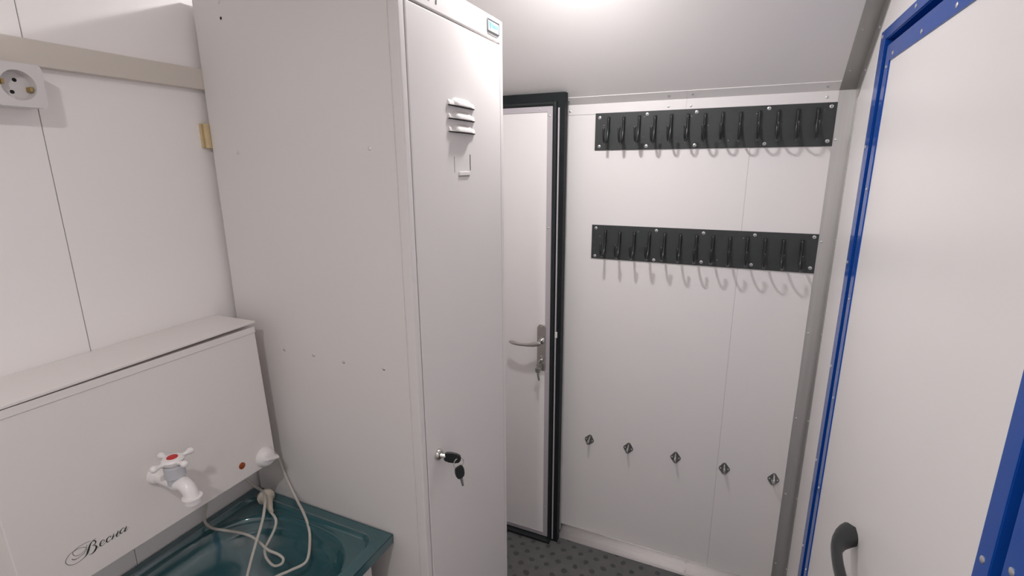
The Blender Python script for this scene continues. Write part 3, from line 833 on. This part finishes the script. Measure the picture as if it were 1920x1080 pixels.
# lettering, stroke by stroke (mm from y 0.35, z 0.98; third value is the pen width)
STROKES = [
    [(-11.3, -7.8, 0.9), (-17.0, -9.6, 0.6), (-23.2, -10.5, 0.53), (-29.0, -9.3, 0.53), (-34.2, -5.4, 0.67), (-36.5, -0.7, 0.75), (-36.1, 3.5, 0.67), (-33.1, 7.5, 0.6), (-28.7, 10.3, 0.53), (-24.0, 11.0, 0.45), (-18.7, 11.3, 0.45), (-13.5, 10.0, 0.45), (-9.3, 7.1, 0.53), (-8.2, 3.8, 0.53), (-9.8, 0.4, 0.53), (-14.4, -2.4, 0.53), (-19.2, -3.1, 0.45), (-23.3, -3.4, 0.6), (-27.0, -1.8, 0.9), (-28.5, 0.9, 0.67)],
    [(-0.5, 12.2, 0.3), (-7.5, 13.6, 0.38), (-14.9, 13.8, 0.45), (-20.4, 12.7, 0.53), (-24.0, 11.0, 0.6), (-25.7, 8.8, 0.6), (-25.2, 4.6, 0.45), (-21.8, 1.3, 0.45), (-17.3, 0.4, 0.45), (-12.3, 1.6, 0.45), (-8.5, 4.1, 0.45), (-6.6, 7.2, 0.45), (-7.1, 10.0, 0.22)],
    [(6.8, 11.8, 0.22), (1.6, 10.2, 0.9), (-1.7, 7.6, 1.8), (-4.3, 3.5, 2.7), (-7.0, -1.8, 3.15), (-9.3, -5.6, 2.25), (-12.3, -7.9, 0.9)],
    [(-0.7, 9.1, 0.45), (2.3, 10.1, 1.2), (4.8, 8.4, 1.35), (5.4, 5.8, 1.8), (3.5, 3.0, 1.05), (-0.0, 3.0, 0.38)],
    [(-0.0, 3.0, 0.38), (3.4, 0.9, 1.05), (4.5, -3.0, 2.55), (2.5, -6.6, 2.7), (-1.2, -9.4, 1.65), (-4.7, -9.4, 0.67), (-7.2, -7.8, 0.3)],
    [(4.6, -2.6, 0.75), (7.4, -5.4, 0.3)],
    [(11.0, -2.5, 0.45), (15.0, -2.4, 0.45), (16.7, -0.6, 0.67), (15.4, 2.0, 0.75), (12.0, 1.0, 1.65), (9.7, -2.9, 2.1), (10.6, -6.0, 1.2), (13.9, -6.2, 0.45), (17.9, -4.1, 0.3)],
    [(25.1, -1.0, 1.35), (26.5, 0.8, 0.75), (24.1, 1.7, 0.75), (20.5, -0.4, 1.8), (19.2, -3.7, 2.1), (20.8, -6.4, 1.05), (26.6, -4.6, 0.3)],
    [(31.2, 2.1, 0.6), (29.1, -2.2, 2.1), (26.7, -6.2, 1.5)],
    [(28.4, -3.1, 0.38), (31.7, -3.2, 0.38), (36.0, -0.2, 0.38)],
    [(38.0, 2.7, 0.9), (35.8, -1.5, 2.1), (33.8, -4.9, 1.8), (35.7, -6.6, 0.6), (39.4, -4.7, 0.3)],
    [(47.4, -0.5, 0.45), (45.6, 2.3, 0.75), (41.8, 0.7, 1.65), (39.6, -2.4, 2.1), (41.6, -5.2, 0.9), (47.1, -2.2, 0.38)],
    [(50.8, 1.9, 1.2), (48.3, -1.7, 2.1), (46.5, -4.8, 1.8), (48.9, -5.3, 0.53), (53.0, -1.8, 0.3)]]


def catmull(pts, n=6):
    out = []
    P = [pts[0]] + list(pts) + [pts[-1]]
    for i in range(1, len(P) - 2):
        p0, p1, p2, p3 = P[i - 1], P[i], P[i + 1], P[i + 2]
        for k in range(n):
            t = k / n
            out.append(tuple(0.5 * (2 * b + (c - a) * t + (2 * a - 5 * b + 4 * c - d) * t * t + (3 * b - a - 3 * c + d) * t ** 3) for a, b, c, d in zip(p0, p1, p2, p3)))
    out.append(tuple(pts[-1]))
    return out


mb = MB()
for st in STROKES:
    pts = catmull(st)
    i = len(mb.v)
    for k, (a, b, w) in enumerate(pts):
        a0, b0, _ = pts[max(k - 1, 0)]; a1, b1, _ = pts[min(k + 1, len(pts) - 1)]
        dx, dz = a1 - a0, b1 - b0
        l = math.hypot(dx, dz) or 1
        nx, nz = -dz / l, dx / l
        w = max(w, 0.45) / 2
        for s in (1, -1):
            y = 0.35 + (a + nx * w * s) / 1000; z = 0.98 + (b + nz * w * s) / 1000
            mb.v.append((hx(z) + 0.0006, y, z))
    for k in range(len(pts) - 1):
        mb.f.append((i + 2 * k, i + 2 * k + 1, i + 2 * k + 3, i + 2 * k + 2))
lt = mb.build('lettering', M['ink'], wh)
tag(lt, 'dark green script lettering reading Весна')

# power cord and plug of the heater
A = [(-0.950, 0.690, 0.950), (-0.945, 0.712, 0.940), (-0.938, 0.731, 0.920), (-0.931, 0.738, 0.874), (-0.913, 0.739, 0.831), (-0.887, 0.731, 0.8085), (-0.853, 0.714, 0.803), (-0.818, 0.694, 0.790), (-0.795, 0.673, 0.775), (-0.773, 0.640, 0.760), (-0.793, 0.617, 0.750), (-0.811, 0.598, 0.745),
     (-0.835, 0.570, 0.737), (-0.858, 0.556, 0.737), (-0.871, 0.572, 0.745), (-0.877, 0.591, 0.770), (-0.884, 0.610, 0.790), (-0.895, 0.636, 0.812), (-0.902, 0.652, 0.832), (-0.925, 0.676, 0.843), (-0.957, 0.696, 0.840), (-0.997, 0.708, 0.834), (-1.018, 0.706, 0.845), (-1.024, 0.690, 0.880), (-1.020, 0.680, 0.940)]
B = [(-0.900, 0.6685, 0.820), (-0.877, 0.660, 0.815), (-0.873, 0.651, 0.800), (-0.876, 0.636, 0.780), (-0.879, 0.625, 0.765), (-0.869, 0.619, 0.750), (-0.842, 0.614, 0.745), (-0.826, 0.620, 0.750), (-0.827, 0.627, 0.757), (-0.839, 0.626, 0.765), (-0.863, 0.621, 0.772), (-0.893, 0.624, 0.780), (-0.915, 0.621, 0.790), (-0.937, 0.610, 0.800),
     (-0.965, 0.597, 0.8065), (-0.994, 0.590, 0.808), (-1.020, 0.594, 0.812), (-1.029, 0.602, 0.825), (-1.027, 0.612, 0.860), (-1.015, 0.615, 0.940)]
MB().tube(catmull(A, 5), 0.0031, 8).build('heating_cable', M['cord'], wh, smooth=True)
cord = MB().tube(catmull(B, 5), 0.0029, 8).build('power_cord', M['cord'], wh, smooth=True)
pg0 = Vector((-0.958, 0.703, 0.822)); pd = Vector((0.86, -0.50, -0.03)).normalized()
ps = Vector((0.22, 0.40, 0.0)).normalized()
pgm = MB()
pgm.lathe(pg0, pd, [(-0.004, 0.0175), (-0.002, 0.0190), (0.004, 0.0190), (0.007, 0.0150), (0.012, 0.0120), (0.024, 0.0105), (0.030, 0.0095), (0.040, 0.0080), (0.052, 0.0055), (0.064, 0.0045)], 20)
plug = pgm.build('plug', M['plug'], cord, smooth=True)

# ================================================================== SINK AND ITS CABINET
sx0, sx1, sy0, sy1, sz = -1.0415, -0.622, 0.240, 0.7425, 0.800
scx, scy, sa, sb_, sn = -0.822, 0.4905, 0.180, 0.205, 3.0


def smooth01(t):
    t = max(0.0, min(1.0, t)); return t * t * (3 - 2 * t)


def sink_h(x, y):
    # distance to the outer edge, rounded inside corners
    rr = 0.035
    qx = abs(x - (sx0 + sx1) / 2) - ((sx1 - sx0) / 2 - 0.024 - rr)
    qy = abs(y - (sy0 + sy1) / 2) - ((sy1 - sy0) / 2 - 0.026 - rr)
    d = math.hypot(max(qx, 0), max(qy, 0)) + min(max(qx, qy), 0) - rr       # <0 inside the ridge
    z = sz + 0.0035 * math.exp(-((d + 0.001) / 0.0035) ** 2) - 0.0065 * smooth01((-d - 0.001) / 0.009)
    r = (abs((x - scx) / sa) ** sn + abs((y - scy) / sb_) ** sn) ** (1 / sn)
    if r < 1.06:
        z += 0.0015 * math.exp(-((r - 1.02) / 0.018) ** 2)
    if r < 1.0:
        t = 1 - r
        z -= 0.100 * smooth01(t / 0.34) * 0.75 + 0.055 * smooth01(t / 0.75) + 0.02 * min(1, t / 0.05) * (1 if t > 0 else 0)
    return z


NX, NY = 150, 180
xs = [sx0 + (sx1 - sx0) * i / NX for i in range(NX + 1)]
ys = [sy0 + (sy1 - sy0) * j / NY for j in range(NY + 1)]
mb = MB()
for x in xs:
    for y in ys:
        mb.v.append((x, y, sink_h(x, y)))
for i in range(NX):
    for j in range(NY):
        a = i * (NY + 1) + j
        mb.f.append((a, a + 1, a + NY + 2, a + NY + 1))
# outer apron
sk2 = thing('sink', ((sx0 + sx1) / 2, (sy0 + sy1) / 2, 0.775), 'dark teal enamel sink under the water heater', 'sink')
bowl = mb.build('bowl', M['teal'], sk2, smooth=True)
bowl.data.polygons.foreach_set('use_smooth', [True] * len(bowl.data.polygons))
for o_ in bowl.data.attributes:
    pass
so = bowl.modifiers.new('thick', 'SOLIDIFY'); so.thickness = 0.0015; so.offset = -1
for b_ in ((sx1 - 0.0015, sx1, sy0, sy1, 0.7785, sz + 0.0003), (sx0, sx1 - 0.0015, sy1 - 0.0015, sy1, 0.7785, sz + 0.0003), (sx0, sx1 - 0.0015, sy0, sy0 + 0.0015, 0.7785, sz + 0.0003)):
    MB().box(*b_).build('apron', M['teal'], sk2)
MB().lathe((scx, scy - 0.05, sink_h(scx, scy - 0.05) + 0.0002), (0, 0, 1), [(0, 0.030), (0.0012, 0.029), (0.0012, 0.022), (-0.003, 0.020)], 24).build('drain', M['chrome'], sk2, smooth=True)

cb = thing('sink_cabinet', (-0.835, 0.47, FL), 'white floor cabinet carrying the teal sink', 'cabinet')
cx0, cx1, cy0, cy1, cz1 = -1.0415, -0.634, 0.290, 0.682, 0.7775
MB().box(cx0, cx1 - 0.009, cy0, cy0 + 0.016, FL, 0.62).build('side', M['cab'], cb, bevel=0.0006)
MB().box(cx0, cx1 - 0.009, cy1 - 0.016, cy1, FL, 0.62).build('side', M['cab'], cb, bevel=0.0006)
MB().box(cx0, cx1 - 0.018, cy0 + 0.016, cy1 - 0.016, FL + 0.05, FL + 0.066).build('bottom', M['cab'], cb)
MB().box(cx0, cx0 + 0.006, cy0 + 0.016, cy1 - 0.016, FL + 0.066, 0.64).build('back', M['cab'], cb)
for y0, y1 in ((cy0, 0.485), (0.487, cy1)):
    dr = MB().box(cx1 - 0.008, cx1, y0, y1, FL + 0.055, cz1).build('door', M['cab'], cb, bevel=0.001)
    yc = y1 - 0.03 if y0 == cy0 else y0 + 0.03
    MB().lathe((cx1, yc, 0.60), (1, 0, 0), [(-0.001, 0.006), (0.010, 0.005), (0.014, 0.011), (0.020, 0.010), (0.022, 0.0001)], 14).build('knob', M['chrome'], dr, smooth=True)

# ================================================================== CEILING LAMPS (just above the view)
def ceiling_lamp(x, y, watts, label):
    """surface LED lamp: most light leaves the flat diffuser downwards, the rest glows sideways from its dome"""
    w_disk, w_dome = watts
    t = thing('ceiling_lamp', (x, y, TOP - 0.06), label, 'lamp', 'round ceiling lamps')
    MB().lathe((x, y, TOP), (0, 0, -1), [(0, 0.060), (0.022, 0.060), (0.026, 0.055)], 28).build('base', M['white'], t, smooth=True)
    em = mat('lamp_diffuser', (0.9, 0.9, 0.9), 0.4, emit=(LAMP_COL, 8.0))
    MB().lathe((x, y, TOP - 0.026), (0, 0, -1), [(0, 0.022), (0.008, 0.024), (0.016, 0.018), (0.020, 0.0005)], 28).build('diffuser', em, t, smooth=True)
    for nm, ty_, w, dz in (('disk_light', 'AREA', w_disk, 0.062), ('dome_light', 'POINT', w_dome, 0.056)):
        ld = bpy.data.lights.new(nm, ty_)
        ld.energy = w
        ld.color = LAMP_COL[:3]
        if ty_ == 'AREA':
            ld.shape = 'DISK'; ld.size = 0.062
        else:
            ld.shadow_soft_size = 0.031
        lo_ = bpy.data.objects.new(nm, ld)
        place(lo_, (x, y, TOP - dz), t)


ceiling_lamp(-0.425, 1.19, LAMP_FAR, 'round white ceiling lamp above the locker front, just out of view')
ceiling_lamp(-0.26, -0.21, LAMP_NEAR, 'round white ceiling lamp behind the viewer')
